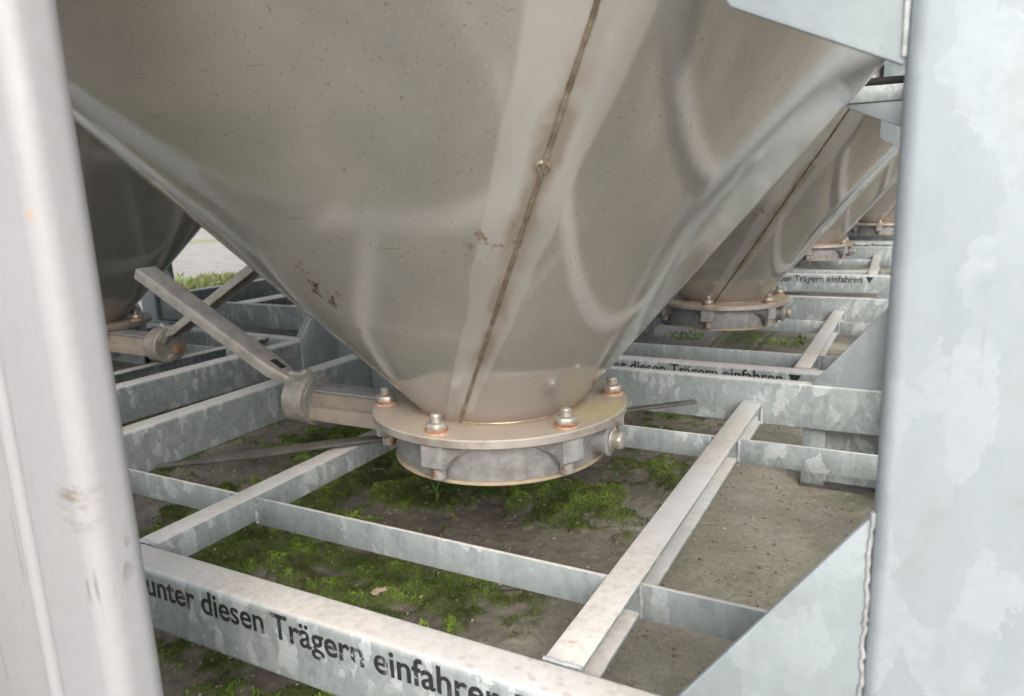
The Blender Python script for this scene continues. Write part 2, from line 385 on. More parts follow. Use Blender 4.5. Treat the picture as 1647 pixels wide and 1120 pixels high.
def fastmesh(name, co, faces, k):
    me = bpy.data.meshes.new(name); me.vertices.add(len(co)); me.vertices.foreach_set('co', co.ravel())
    me.loops.add(faces.size); me.loops.foreach_set('vertex_index', faces.ravel())
    me.polygons.add(len(faces)); me.polygons.foreach_set('loop_start', np.arange(0, faces.size, k, dtype=np.int32))
    me.polygons.foreach_set('loop_total', np.full(len(faces), k, dtype=np.int32)); me.update(calc_edges=True)
    return me
gm = fastmesh('ground', co, q, 4)
at = gm.attributes.new('moss', 'FLOAT', 'POINT'); at.data.foreach_set('value', moss_mask(X, Y).ravel().astype(np.float32))
gm.polygons.foreach_set('use_smooth', np.ones(len(q), dtype=bool))
t = NT('ground_soil')
P = t.n('SeparateXYZ'); t.put(P.inputs[0], t.co)
mud = t.mix(t.ramp(t.noise(9, 6, .65), .35, .65), (.105, .092, .076), (.205, .18, .15))
mud = t.mix(t.ramp(t.noise(60, 5, .7), .45, .7, 0, .6), mud, (.045, .037, .030))
# trodden clay with grit to the right, its colour also raised for open light there
clay = t.mix(t.ramp(t.noise(12, 6, .6), .35, .65), (.33, .305, .255), (.41, .385, .325))
clay = t.mix(t.ramp(t.noise(7, 4, .6, v=t.map(loc=(4, 2, 0))), .46, .62, 0, .45), clay, (.19, .19, .12))
clay = t.mix(t.ramp(t.noise(150, 4, .7), .5, .66, 0, .5), clay, (.13, .115, .09))
clay = t.mix(t.ramp(t.noise(4.5, 4, .6, v=t.map(loc=(7, 3, 0))), .42, .6, 0, .5), clay, (.185, .165, .135))
clay = t.mix(t.ramp(t.noise(10, 5, .7, v=t.map(loc=(1, 9, 0))), .52, .64, 0, .4), clay, (.13, .155, .06))
rightf = t.ramp(t.math('ADD', P.outputs[0], t.math('MULTIPLY', t.math('SUBTRACT', t.noise(6, 4), .5), .3)), .02, .20)
col = t.mix(rightf, mud, clay)
grit = t.ramp(t.vor(120, rnd=1.), .16, .24, .8, 0)
grit = t.math('MULTIPLY', grit, t.ramp(t.noise(30, 3), .52, .60))
gcol = t.n('TexVoronoi'); gcol.inputs['Scale'].default_value = 120; t.put(gcol.inputs[0], t.co)
gsx = t.n('SeparateXYZ'); t.put(gsx.inputs[0], gcol.outputs['Color'])
col = t.mix(grit, col, t.mix(gsx.outputs[0], (.30, .27, .22), (.42, .38, .32)))
# moss stain round the tufts
ma = t.n('Attribute', attribute_name='moss').outputs['Fac']
col = t.mix(t.ramp(ma, .1, .7, 0, .75), col, t.mix(t.noise(40, 4), (.035, .055, .012), (.085, .115, .025)))
# the open yard: pale gravel with strips of grass
rr = t.math('ADD', P.outputs[0], t.math('MULTIPLY', t.math('SUBTRACT', t.noise(1.6, 5), .5), .5))
gravel = t.mix(t.ramp(t.noise(70, 5, .8), .35, .65), (.23, .225, .22), (.43, .42, .41))
gravel = t.mix(t.ramp(t.noise(3, 4), .4, .62, 0, .5), gravel, (.36, .33, .29))
gravel = t.mix(t.ramp(t.noise(5, 6, .75), .45, .66, 0, .6), gravel, (.20, .195, .185))
yard = t.math('MAXIMUM', t.ramp(rr, -2.3, -2.6), t.ramp(t.math('ADD', P.outputs[1], t.math('MULTIPLY', t.noise(2.5, 4), .5)), -1.05, -1.6))
yard = t.math('MAXIMUM', yard, t.math('MULTIPLY', t.math('MULTIPLY', t.ramp(t.math('ADD', P.outputs[0], t.math('MULTIPLY', t.noise(7, 4), .12)), .02, -.08), t.ramp(P.outputs[1], 1.35, 1.5)), .75))
yard = t.math('MAXIMUM', yard, t.ramp(rr, 2.0, 2.4))
col = t.mix(yard, col, gravel)
def strip(c, wd, k):
    n_ = t.math('ADD', t.math('MULTIPLY', P.outputs[0], .62), t.math('MULTIPLY', P.outputs[1], -.78))
    a = t.math('ABSOLUTE', t.math('SUBTRACT', t.math('ADD', t.math('MULTIPLY', n_, 1.), t.math('MULTIPLY', t.math('SUBTRACT', t.noise(1.4, 6, .7), .5), 1.0)), c))
    x = t.n('MapRange'); x.clamp = True; t.put(x.inputs[0], a)
    for i, v in zip((1, 2, 3, 4), (wd*.7, wd, k, 0)): x.inputs[i].default_value = v
    return x.outputs[0]
for c, wd, k in ((-3.95, .6, .9), (-9.4, .5, .5)):
    col = t.mix(strip(c, wd, k), col, t.mix(t.noise(30, 5, .7), (.10, .15, .025), (.27, .33, .07)))
hb = t.math('ADD', t.noise(60, 6, .7), t.math('MULTIPLY', t.noise(160, 3), .5))
m_ground = t.fin(col, 0, t.ramp(t.noise(20, 3), .3, .7, .7, .95), t.bump(hb, .7, .004), .3)
gm.materials.append(m_ground)
go = bpy.data.objects.new('ground', gm); C.objects.link(go); tag(go, 'muddy ground with grit, green moss stain and pale gravel beyond', 'ground', kind='structure')

# moss: leaf-sized blades in clumps on the mossy patches (uncountable)
def blades(name, N, box, thr, hgt, wid, mask, seed):
    r = np.random.default_rng(seed)
    x = r.uniform(box[0], box[1], N); y = r.uniform(box[2], box[3], N)
    m = mask(x, y); keep = r.random(N) < np.clip((m-thr)/(1-thr), 0, 1)**.8
    x, y, m = x[keep], y[keep], m[keep]; n = len(x)
    nearf = np.exp(-np.clip(np.hypot(x, y)-2.5, 0, None)); z = GZ + height(x, y)*nearf - .001
    cl = vnoise(x, y, 60, seed+5, 2)
    big = vnoise(x, y, 24, seed+9, 3); cush = vnoise(x, y, 30, 13, 3, .55)
    h = hgt*(.45+.9*r.random(n))*(.4+1.2*cl); wd = wid*(.6+.8*r.random(n)); a = r.uniform(0, 6.283, n); tl = r.normal(0, .45, (n, 2))
    base = np.stack([x, y, z], -1); dx = np.stack([np.cos(a), np.sin(a), 0*a], -1)*wd[:, None]
    tip = base + np.stack([tl[:, 0]*h, tl[:, 1]*h, h], -1); mid = base*.5+tip*.5
    co = np.stack([base-dx*.5, base+dx*.5, mid+dx*.6, tip, mid-dx*.6], 1).reshape(-1, 3).astype(np.float32)
    f = (np.arange(n)[:, None]*5+np.arange(5)[None]).astype(np.int32)
    me = fastmesh(name, co, f, 5)
    at = me.attributes.new('tone', 'FLOAT', 'POINT'); at.data.foreach_set('value', np.repeat(np.clip(r.random(n)*.25+cl*.2+(big-.3)*.75+(cush-.45)*.6, 0, 1), 5).astype(np.float32))
    return me
def moss_mat(name, a, b, c):
    t = NT(name); tn = t.n('Attribute', attribute_name='tone').outputs['Fac']
    col = t.mix(t.ramp(tn, .25, .85), a, b); col = t.mix(t.ramp(t.noise(22, 4, .6), .50, .62, 0, .85), col, c)
    t.put(t.b.inputs['Subsurface Weight'], .0)
    return t.fin(col, 0, .75, spec=.2)
mo = blades('moss', 1000000, (-1.2, .5, -.7, .75), .12, .0036, .0010, moss_mask, 11)
mo.materials.append(moss_mat('moss_leaves', (.045, .08, .012), (.30, .44, .07), (.085, .068, .035)))
o = bpy.data.objects.new('moss', mo); C.objects.link(o); tag(o, 'low green moss cushions growing on the mud under the frames', 'moss', kind='stuff')
def far_mask(x, y):
    f = vnoise(x, y, 9, 61, 4, .6)
    a = sstep(f, .50, .6)*np.exp(-(((x-.05)/.26)**2+((y-1.62)/.13)**2))*1.5
    b = sstep(f, .48, .58)*sstep(-x, 1.0, 1.2)*np.exp(-(((y-.2)/.5)**2))*.6
    return np.clip(a+b, 0, 1)
mo = blades('grass_tufts', 90000, (-2.2, .6, -.4, 2.0), .25, .012, .003, far_mask, 31)
mo.materials.append(moss_mat('grass_blades', (.09, .17, .02), (.26, .40, .05), (.16, .24, .03)))
o = bpy.data.objects.new('grass', mo); C.objects.link(o); tag(o, 'bright green grass tufts behind the second hopper and by the dark hopper', 'grass', kind='stuff')
# weedy strip at the yard's edge
def strip_mask(x, y):
    n_ = .62*x-.78*y; return sstep(vnoise(x, y, 5.5, 8, 4), .42, .58)*(1-sstep(np.abs(n_+3.95), .4, .8))
mo = blades('weedy_grass', 160000, (-6.5, -1.9, .5, 5.0), .1, .035, .007, strip_mask, 51)
mo.materials.append(moss_mat('weed_blades', (.11, .14, .05), (.27, .31, .12), (.30, .28, .17)))
o = bpy.data.objects.new('weedy_grass', mo); C.objects.link(o); tag(o, 'strip of weedy grass between the containers and the gravel yard', 'grass', kind='stuff')

# grit and small stones (uncountable)
def stones(name, N, box, smin, smax, seed, prob=None):
    r = np.random.default_rng(seed); V = []; F = []
    ico = np.array([(1,0,0),(-1,0,0),(0,1,0),(0,-1,0),(0,0,1),(0,0,-1)], float)
    fa = np.array([(0,2,4),(2,1,4),(1,3,4),(3,0,4),(2,0,5),(1,2,5),(3,1,5),(0,3,5)])
    x = r.uniform(box[0], box[1], N); y = r.uniform(box[2], box[3], N)
    if prob is not None: k = r.random(N) < prob(x, y); x, y = x[k], y[k]
    n = len(x); s = smin+(smax-smin)*r.random(n)**3
    z = GZ+height(x, y)+s*.15
    P = ico[None]*s[:, None, None]*r.uniform(.5, 1.15, (n, 6, 3))*np.array([1, 1, .6]) + r.normal(0, .12, (n, 6, 3))*s[:, None, None]
    a = r.uniform(0, 6.28, n); ca, sa = np.cos(a)[:, None], np.sin(a)[:, None]
    Q = np.stack([P[..., 0]*ca-P[..., 1]*sa, P[..., 0]*sa+P[..., 1]*ca, P[..., 2]], -1)+np.stack([x, y, z], -1)[:, None]
    me = fastmesh(name, Q.reshape(-1, 3).astype(np.float32), (fa[None]+np.arange(n)[:, None, None]*6).reshape(-1, 3).astype(np.int32), 3)
    at = me.attributes.new('tone', 'FLOAT', 'POINT'); at.data.foreach_set('value', np.repeat(r.random(n), 6).astype(np.float32))
    return me
t = NT('grit_stone'); tn = t.n('Attribute', attribute_name='tone').outputs['Fac']
c = t.mix(t.ramp(tn, .0, .8), (.13, .11, .09), (.26, .23, .19)); c = t.mix(t.ramp(tn, .70, .98), c, (.42, .37, .31)); m_stone = t.fin(c, 0, .8)
mo = stones('pebbles', 16000, (-1.1, .62, -.7, .9), .0004, .0040, 71); mo.materials.append(m_stone)
o = bpy.data.objects.new('pebbles', mo); C.objects.link(o); tag(o, 'grit and small stones scattered over the mud', 'pebbles', kind='stuff')

# dead stems and scraps lying on the mud (uncountable)
lit = MB(); rl = random.Random(4)
for i in range(420):
    x, y = rl.uniform(-.9, .5), rl.uniform(-.5, .6)
    if rl.random() > 1.15-max(0, x)*1.6: continue
    a = rl.uniform(0, 6.28); L = rl.uniform(.003, .014)*(1.8 if rl.random() < .08 else 1)
    zz = GZ+float(height(np.array([x]), np.array([y]))[0])+.0025
    dx, dy = math.cos(a)*L, math.sin(a)*L; b_ = rl.uniform(-.25, .25)
    lit.tube([(x, y, zz), (x+dx*.5-dy*b_, y+dy*.5+dx*b_, zz+.001+rl.uniform(0, .002)), (x+dx, y+dy, zz+rl.uniform(-.001, .003))], [.0004, .0007, .0003], 4)
m_lit = simple('dead_stems', (.42, .34, .22), .85, 0, (.16, .11, .07), 14, .2, .001, .42, .58)
o = lit.build('plant_litter', m_lit, None, smooth=True); tag(o, 'dead stems and straw scraps scattered over moss and mud', 'litter', kind='stuff')

# ------------------------------------------------------------------ the hopper container
def make_container():
    root = empty('hopper_container', (0, 0, 0)); kids = {root: []}
    def K(o, par=None): kids.setdefault(par or root, []).append(o); o.parent = par or root; return o
    # hopper: square mouth above, round outlet below
    NT_, NZ = 144, 30
    vs = []; zs = [ZC*(i/(NZ-1)) for i in range(NZ)]
    for z in zs:
        for i in range(NT_): vs.append(hop(2*math.pi*(i+.5)/NT_, z))
    fs = [(j*NT_+i, j*NT_+(i+1) % NT_, (j+1)*NT_+(i+1) % NT_, (j+1)*NT_+i) for j in range(NZ-1) for i in range(NT_)]
    hp = K(MB().add(vs, fs).build('hopper', m_sheet, None, smooth=True))
    # weld: a proud, slightly uneven bead following the sheet
    pts = []; rad = []
    for i in range(80):
        z = .002+.43*i/79; p, th = seam_pt(z); n = Vector((math.cos(th), math.sin(th), -.85)).normalized()
        pts.append(p+n*.0006); rad.append(.0019+.0004*math.sin(i*2.9)+.0005*random.random())
    sm_ = K(MB().tube(pts, rad, 8).build('weld_seam', m_weld, None, smooth=True), hp)
    p, th = seam_pt(.292); n = Vector((math.cos(th), math.sin(th), -.85)).normalized()
    Mx = Matrix.Translation(p) @ n.to_track_quat('Z', 'Y').to_matrix().to_4x4()
    K(MB().lathe([(.0060, -.001), (.0062, .0008), (.0048, .0020), (.003, .0012), (.001, .0010)], 20, Mx).build('weld_knob', m_weld, None, smooth=True), hp)
    # circumferential seam where the cone is joined to the upper sheet
    # upper tank
    vs = []
    for z, k in ((ZC, 1.), (1.35, 1.), (1.40, .97)):
        for i in range(NT_):
            p = hop(2*math.pi*(i+.5)/NT_, ZC); vs.append((p.x*k, p.y*k, z))
    fs = [(j*NT_+i, j*NT_+(i+1) % NT_, (j+1)*NT_+(i+1) % NT_, (j+1)*NT_+i) for j in range(2) for i in range(NT_)]+[tuple(range(2*NT_, 3*NT_))]
    K(MB().add(vs, fs).build('tank_wall', m_wall, None, smooth=True))
    # flange and its bolts
    fl = K(MB().lathe([(R0-.004, -.0115), (.1685, -.0115), (.170, -.010), (.170, -.0015), (.1685, 0), (R0-.004, 0)], 96, closed=True).build('flange', m_flange, None, smooth=True))
    bd = [(R0+.0032*math.cos(a)-.001, .0004+.003*math.sin(a)) for a in [R(x) for x in range(0, 181, 36)]]
    K(MB().lathe(bd+[(R0-.006, -.002)], 96, closed=True).build('weld_ring', m_weld, None, smooth=True), fl)
    proto = None
    for k in range(6):
        a = R(-90+60*k); px, py = .1525*math.cos(a), .1525*math.sin(a)
        def at_(x): return Matrix.Translation((px, py, 0)) @ Matrix.Rotation(R(17*k+8), 4, 'Z') @ Matrix.Translation((0, 0, x))
        st = MB()
        prof = [(.0001, -.012), (.0068, -.012)]
        for i in range(9): prof += [(.0069, .010+i*.0014), (.0062, .0107+i*.0014)]
        prof += [(.0052, .0235), (.0001, .0235)]
        b = K(st.lathe(prof, 20, at_(0)).build('bolt', m_zinc, None, smooth=True))
        if k == 4:
            K(MB().lathe([(.0150, .0001), (.0155, .004), (.0150, .016), (.0125, .024), (.006, .0275), (.0001, .028)], 24, at_(0)).build('black_cap', m_rubber, None, smooth=True), b)
            K(MB().lathe([(.0001, -.056), (.0082, -.056), (.0088, -.054), (.0088, -.038)], 18, at_(0)).build('bolt_head', m_head, None, smooth=True), b)
            continue
        hexo = [(.0132*math.cos(R(60*i)), .0132*math.sin(R(60*i))) for i in range(6)]
        mb = MB(); Mz = at_(0)
        nn = [(Mz @ Vector((x, y, z))) for z, s_ in ((.0025, 1), (.0115, 1), (.0135, .88)) for x, y in [(u_[0]*s_, u_[1]*s_) for u_ in hexo]]
        ff = [tuple(range(6))[::-1], tuple(range(12, 18))]+[(j*6+i, j*6+(i+1) % 6, j*6+6+(i+1) % 6, j*6+6+i) for j in range(2) for i in range(6)]
        K(mb.add(nn, ff).build('nut', m_zinc, None, bevel=.0008, seg=1), b)
        K(MB().lathe([(.0145, .0001), (.0148, .0018), (.0138, .0026), (.005, .0027)], 28, at_(0)).build('washer', m_washer, None, smooth=True), b)
        K(MB().lathe([(.0136, .0024), (.0138, .0052), (.0126, .0060), (.006, .0060)], 28, at_(0)).build('rust_collar', m_rust, None, smooth=True), b)
        K(MB().lathe([(.0001, -.056), (.0082, -.056), (.0088, -.054), (.0088, -.038)], 18, at_(0)).build('bolt_head', m_head, None, smooth=True), b)
    # valve body with bolt lugs that run into the ring
    vb = MB().lathe([(.100, -.0120), (.1395, -.0120), (.1405, -.016), (.1405, -.058), (.139, -.0615), (.100, -.0615)], 96, closed=True)
    body = K(vb.build('valve_body', m_cast, None, smooth=True))
    for k in range(6):
        a0 = -90+60*k
        mb = MB()
        secs = []
        N = 35
        for i in range(N):
            da = -17+34*i/(N-1); u_ = abs(da)/17
            dep = .041 if u_ < .30 else .041-.021*((u_-.30)/.70)**.45
            ro = .1665 if u_ < .30 else .1665-.0255*((u_-.30)/.70)**.5
            a = R(a0+da); secs.append([(.137*math.cos(a), .137*math.sin(a), -.0119), (ro*math.cos(a), ro*math.sin(a), -.0119),
                                        (ro*math.cos(a), ro*math.sin(a), -dep+.002), ((ro-.002)*math.cos(a), (ro-.002)*math.sin(a), -dep), (.137*math.cos(a), .137*math.sin(a), -dep)])
        vs = [v for s_ in secs for v in s_]; m_ = 5
        fs = [(i*m_+j, i*m_+(j+1) % m_, (i+1)*m_+(j+1) % m_, (i+1)*m_+j) for i in range(N-1) for j in range(m_)]+[tuple(range(m_))[::-1], tuple(range((N-1)*m_, N*m_))]
        K(mb.add(vs, fs).build('bolt_lug', m_cast, None, smooth=True), body)
    K(MB().lathe([(.100, -.0618), (.1425, -.0618), (.143, -.0635), (.1425, -.0655), (.100, -.0655)], 96, closed=True).build('gasket_lip', m_lip, None, smooth=True), body)
    K(MB().lathe([(.0001, -.0640), (.099, -.0640), (.1005, -.063), (.1005, -.0615), (.0001, -.0615)], 64).build('valve_disc', m_cast, None, smooth=True), body)
    K(MB().tube([(.030, -.10, -.066), (.030, -.10, -.072), (.0305, -.1005, -.0765)], [.004, .0042, .003], 12).build('red_stopper', m_red, None, smooth=True), body)
    # axle boss on the +X side, its hex bolt
    def ax(x, y=0, z=-.0365): return Matrix.Translation((x, y, z)) @ Matrix.Rotation(R(90), 4, 'Y')
    bs = K(MB().lathe([(.0195, .128), (.0195, .153), (.0215, .1535), (.0215, .1585), (.019, .160), (.0001, .160)], 32, ax(0)).build('axle_boss', m_cast, None, smooth=True), body)
    mb = MB(); mb.lathe([(.0145, .1602), (.0145, .163), (.011, .1635), (.0001, .1635)], 28, ax(0))
    hx = [(.0125*math.cos(R(60*i+12)), .0125*math.sin(R(60*i+12))) for i in range(6)]
    mb.add([ax(0) @ Vector((x*s_, y*s_, z)) for z, s_ in ((.1630, 1), (.1735, 1), (.1755, .85)) for x, y in hx], ff)
    K(mb.build('axle_bolt', m_zinc, None, bevel=.0009, seg=1), body)
    # neck toward the lever: open channel section
    mb = MB(); x0, x1 = -.326, -.136
    sec = [(-.026, -.012), (.026, -.012), (.026, -.0165), (-.018, -.0185), (-.018, -.054), (-.026, -.056), (-.026, -.0615), (.026, -.0615), (.026, -.0655), (-.031, -.0655), (-.031, -.0545), (-.0215, -.052), (-.0215, -.0195), (-.026, -.0165)]
    nk = K(MB().box(x0, x1, -.0150, .016, -.060, -.0150).build('neck', m_neck, None, bevel=.002))
    K(MB().box(x0, x1, -.0215, .024, -.0150, -.0120).build('neck_flange', m_cast, None, bevel=.0012), nk)
    K(MB().prism([(-.0148, -.0375), (-.0225, -.0400), (-.0265, -.0560), (-.0265, -.0600), (.022, -.0600), (.022, -.0375)], x0, x1, 'X').build('neck_foot', m_neck, None, bevel=.0018), nk)
    # latch hub
    hb_ = K(MB().lathe([(.0385, -.367), (.0410, -.365), (.0415, -.340), (.0415, -.330), (.040, -.3265), (.036, -.3255)], 48, ax(0, 0, -.034)).build('latch_hub', m_hub, None, smooth=True))
    K(MB().lathe([(.0001, -.3255), (.034, -.3255), (.034, -.3235), (.0001, -.3235)], 32, ax(0, 0, -.034)).build('hub_plate', m_cast, None, smooth=True), hb_)
    K(MB().lathe([(.0001, -.3745), (.0045, -.3745), (.005, -.3725), (.0095, -.372), (.0105, -.366)], 20, ax(0, -.016, -.047)).build('hub_bolt', m_rust, None, smooth=True), hb_)
    K(MB().lathe([(.0001, -.372), (.0095, -.372), (.010, -.369), (.010, -.366)], 20, ax(0, .018, -.016)).build('hub_bolt', m_zinc, None, smooth=True), hb_)
    K(MB().lathe([(.0001, -.374), (.0085, -.374), (.009, -.371), (.009, -.366)], 6, ax(0, .004, -.062)).build('hub_bolt', m_zinc, None, bevel=.0006), hb_)
    # lever: a pressed channel, web on top
    A = Vector((-.354, 0, -.010)); B = Vector((-.692, -.004, .168)); d = (B-A).normalized(); s_ = Vector((0, 1, 0)); n = s_.cross(d).normalized()
    if n.z < 0: n = -n
    mb = MB(); L = (B-A).length
    outl = [(-.0205, -.019), (-.0205, -.004), (-.0170, 0), (.0170, 0), (.0205, -.004), (.0205, -.019), (.0178, -.019), (.0178, -.0045), (.0158, -.003), (-.0158, -.003), (-.0178, -.0045), (-.0178, -.019)]
    vs = []; st_ = [(0, .55, .5), (.028, .62, .7), (.055, .95, 1.), (.08, 1., 1.), (L, 1.0, 1.)]
    for l, ws, ds in st_:
        for a_, b_ in outl: vs.append(A + d*l + s_*(a_*ws) + n*(b_*ds))
    m_ = len(outl)
    fs = [(i*m_+j, i*m_+(j+1) % m_, (i+1)*m_+(j+1) % m_, (i+1)*m_+j) for i in range(len(st_)-1) for j in range(m_)]+[tuple(range(m_))[::-1], tuple(range((len(st_)-1)*m_, len(st_)*m_))]
    lv = K(mb.add(vs, fs).build('lever', m_lever, None, bevel=.0008, seg=2, ang=30))
    mb = MB(); c0 = A+d*.058+n*.0006
    q_ = [c0+d*a_+s_*b_+n*c_ for c_ in (-.001, .0004) for a_, b_ in ((-.012, -.005), (.012, -.005), (.012, .006), (-.012, .006))]
    K(mb.add(q_, [(0, 3, 2, 1), (4, 5, 6, 7), (0, 1, 5, 4), (1, 2, 6, 5), (2, 3, 7, 6), (3, 0, 4, 7)]).build('slot_shade', m_rubber, None), lv)  # solid black piece on the web stands in for the shade inside a slot
    K(MB().tube([(-.335, -.006, .012), (-.352, -.006, .004), (-.375, -.004, .004)], .006, 12).build('lever_pivot', m_zinc, None, smooth=True), lv)

    # frame
    fb = K(MB().prism(rrect(-.4065, -.3655, -.1625, -.0918, .006), -.468, .468, 'X').build('front_beam', m_beam, None, bevel=.0, smooth=True))
    K(MB().prism(rrect(.4135, .437, -.1295, -.0535, .004), -.468, .468, 'X').build('rear_beam', m_frame, None, smooth=True))
    for sx in (-1, 1):
        a_, b_ = sorted((sx*.557, sx*.517))
        K(MB().prism(rrect(a_, b_, -.1235, -.0515, .005), -.325, .362, 'Y').build('side_beam', m_frame, None, smooth=True))
    # channels: left one shows its web, right one is open to the right
    ya, yb = -.3652, .4132
    K(MB().prism([(-.2675, -.0922), (-.2355, -.0922), (-.2355, -.1245), (-.2675, -.1245), (-.2675, -.1205), (-.2395, -.1205), (-.2395, -.0962), (-.2675, -.0962)], ya, yb, 'Y').build('channel', m_frame, None, bevel=.001))
    K(MB().prism([(.2715, -.0922), (.2385, -.0922), (.2385, -.1275), (.2715, -.1275), (.2715, -.1235), (.2425, -.1235), (.2425, -.0962), (.2715, -.0962)][::-1], ya, yb, 'Y').build('channel', m_frame, None, bevel=.001))
    for yy in (-.2235, .2215):
        y1 = yy+.0045; z0, z1 = -.1295, -.0935
        for xa, xb in ((-.5168, -.2679), (-.2351, .2381), (.2433, .5168)):
            K(MB().box(xa, xb, yy, y1, z0, z1).build('crossbar', m_bar, None, bevel=.0008))
        for xa, za in ((-.2351, -.111), (.2381, -.094), (.2722, -.096)):
            pass
    # welds where bars meet the channels
    wl = MB()
    for yy in (-.2235, .2215):
        for xa in (-.2345, .2375, .2725):
            pts = [(xa+.0008*random.uniform(-1, 1), yy-.0008, -.0935-.034*i/9) for i in range(10)]
            K(MB().tube(pts, [.0018+.0012*random.random() for _ in pts], 7).build('weld', m_zweld, None, smooth=True))
    for xa in (.2385, .2715):
        K(MB().tube([(xa, .4128, -.093-.035*i/8) for i in range(9)], [.002+.0012*random.random() for _ in range(9)], 7).build('weld', m_zweld, None, smooth=True))
    wl.tube([(.24+.032*i/8, .4125, -.0915) for i in range(9)], [.0018+.0012*random.random() for _ in range(9)], 7)
    for xa, xb in ((-.2675, -.2355), (.2385, .2715)):
        K(MB().tube([(xa+(xb-xa)*i/10, -.3650+.0006*random.uniform(-1, 1), -.0918) for i in range(11)], [.0013+.0011*random.random() for _ in range(11)], 7).build('weld', m_zweld, None, smooth=True))
    for yy in (-.2235, .2215):
        for sx in (-1, 1):
            K(MB().tube([(sx*.5165, yy-.0006, -.0945-.032*i/8) for i in range(9)], [.0016+.0012*random.random() for _ in range(9)], 7).build('weld', m_zweld, None, smooth=True))
    K(wl.build('weld', m_zweld, None, smooth=True))
    # corner posts, gussets, feet
    for sx in (-1, 1):
        for (y0, y1, sy_) in ((-.4095, -.3255, -1), (.3625, .4505, 1)):
            a_, b_ = sorted((sx*.468, sx*.557))
            K(MB().prism(rrect(a_, b_, y0, y1, .009, 6), -.2, 1.32, 'Z').build('corner_post', m_post, None, smooth=True))
            yf = (-.4055, -.3995) if sy_ < 0 else (.4150, .4200)
            zb = -.0918 if sy_ < 0 else -.0535
            # lower gusset in the X-Z plane, resting on the beam
            gw = .339 if sy_ < 0 else .350; zt = .09 if sy_ < 0 else .098
            K(MB().prism([(sx*.4675, zb), (sx*gw, zb), (sx*gw, zb+.004), (sx*.4675, zt)], *yf, 'Y').build('gusset', m_gus, None, bevel=.0012))
            # upper gusset
            up_ = [(sx*.4675, .328), (sx*.4675, .62), (sx*.378, .62), (sx*.378, .374), (sx*.383, .3665)] if sy_ < 0 else [(sx*.4675, .336), (sx*.4675, .3800), (sx*.376, .3800), (sx*.380, .3745)]
            K(MB().prism(up_, *yf, 'Y').build('gusset', m_gus, None, bevel=.0012))
            # side gusset in the Y-Z plane, outside the side beam
            xs = sorted((sx*.5575, sx*.5625)); yi = -.3255 if sy_ < 0 else .3625; yo = yi-sy_*.118
            if sy_ < 0: K(MB().prism([(yi, -.1235), (yi, .09), (yo, -.046), (yo, -.1235)], *xs, 'X').build('gusset', m_gus, None, bevel=.001))
            # weld beads along the near edge
            wb = MB(); n_ = 60; zz = [zb+(zt-zb)*i/n_ for i in range(n_+1)]
            yw = yf[0]+.0002
            zz += [zt+.002]; wb.tube([(sx*.4672+.0008*random.uniform(-1, 1), yw, z) for z in zz], [.0011+.0005*random.random() for z in zz], 7)
            K(MB().tube([(sx*.4672, yw, .332+.27*i/30) for i in range(31)], [.0012+.0006*random.random() for _ in range(31)], 7).build('weld', m_zweld, None, smooth=True))
            K(wb.build('weld', m_zweld, None, smooth=True))
            # foot: front strip, recessed web and a base lip on the ground
            x_i, x_o = sx*.336, sx*.557; xa, xb = sorted((x_i, x_o))
            if sy_ > 0: y_f = .4300; wy = (.4475, .4520); s0 = sorted((x_i, sx*.372))
            else: y_f = -.3995; wy = (-.3760, -.3715); s0 = sorted((x_i, sx*.372))
            ft = K(MB().box(s0[0], s0[1], y_f+.001, y_f+.0045, GZ+.004, -.1285 if sy_ > 0 else -.1625).build('foot', m_frame, None, bevel=.001))
            K(MB().box(xa, xb, *wy, GZ+.006, -.1287 if sy_ > 0 else -.1627).build('foot_web', m_frame, None), ft)
            K(MB().box(xa-.002, xb+.002, y_f-.003, wy[1]+.004, GZ-.004, GZ+.0055).build('foot_plate', m_dark, None, bevel=.0015), ft)
    # rails under the tank's rim
    K(MB().box(-.4675, .4675, .4115, .450, .3805, .4035).build('top_rail', m_frame, None, bevel=.002))
    K(MB().box(-.4675, .4675, -.4070, -.385, .62, .66).build('top_rail', m_frame, None, bevel=.002))
    K(MB().tube([(-.4675+.935*i/12, .4215, .4095+.0008*math.sin(i*2)) for i in range(13)], .0060, 10).build('rubber_strip', m_rubber, None, smooth=True))
    # stencilled writing on the front beam
    cu = bpy.data.curves.new('lettering', 'FONT'); cu.body = 'unter diesen Trägern einfahren'; cu.size = 1; cu.offset = .010; cu.space_word = .95
    tmp = bpy.data.objects.new('tmp', cu); C.objects.link(tmp)
    bpy.context.view_layer.update(); dg = bpy.context.evaluated_depsgraph_get()
    me = bpy.data.meshes.new_from_object(tmp.evaluated_get(dg)); me.name = 'lettering'
    v = np.empty(len(me.vertices)*3, np.float32); me.vertices.foreach_get('co', v); v = v.reshape(-1, 3)
    capH = .70; k = .0250/capH; wx = .420/(v[:, 0].max()-v[:, 0].min()); x_0 = v[:, 0].min()
    def place(v, x_0):
        o_ = np.zeros_like(v); o_[:, 0] = -.1975+(v[:, 0]-x_0)*wx; o_[:, 2] = -.1195+v[:, 1]*k; o_[:, 1] = -.40670; return o_
    me.vertices.foreach_set('co', place(v, x_0).ravel()); me.update()
    bm = bmesh.new(); bm.from_mesh(me)                   # heavier strokes: shifted layers a hair apart
    for q, (ox, oz) in enumerate(((.0003, .0), (-.0003, 0.), (0, .00025), (0, -.00025))):
        g = bmesh.ops.duplicate(bm, geom=bm.faces[:len(me.polygons)])
        bmesh.ops.translate(bm, verts=[x for x in g['geom'] if isinstance(x, bmesh.types.BMVert)], vec=(ox, -.00006*(q+1), oz))
    bm.to_mesh(me); bm.free(); me.materials.clear(); me.materials.append(m_paint)
    lt = bpy.data.objects.new('lettering', me); C.objects.link(lt); K(lt, fb)
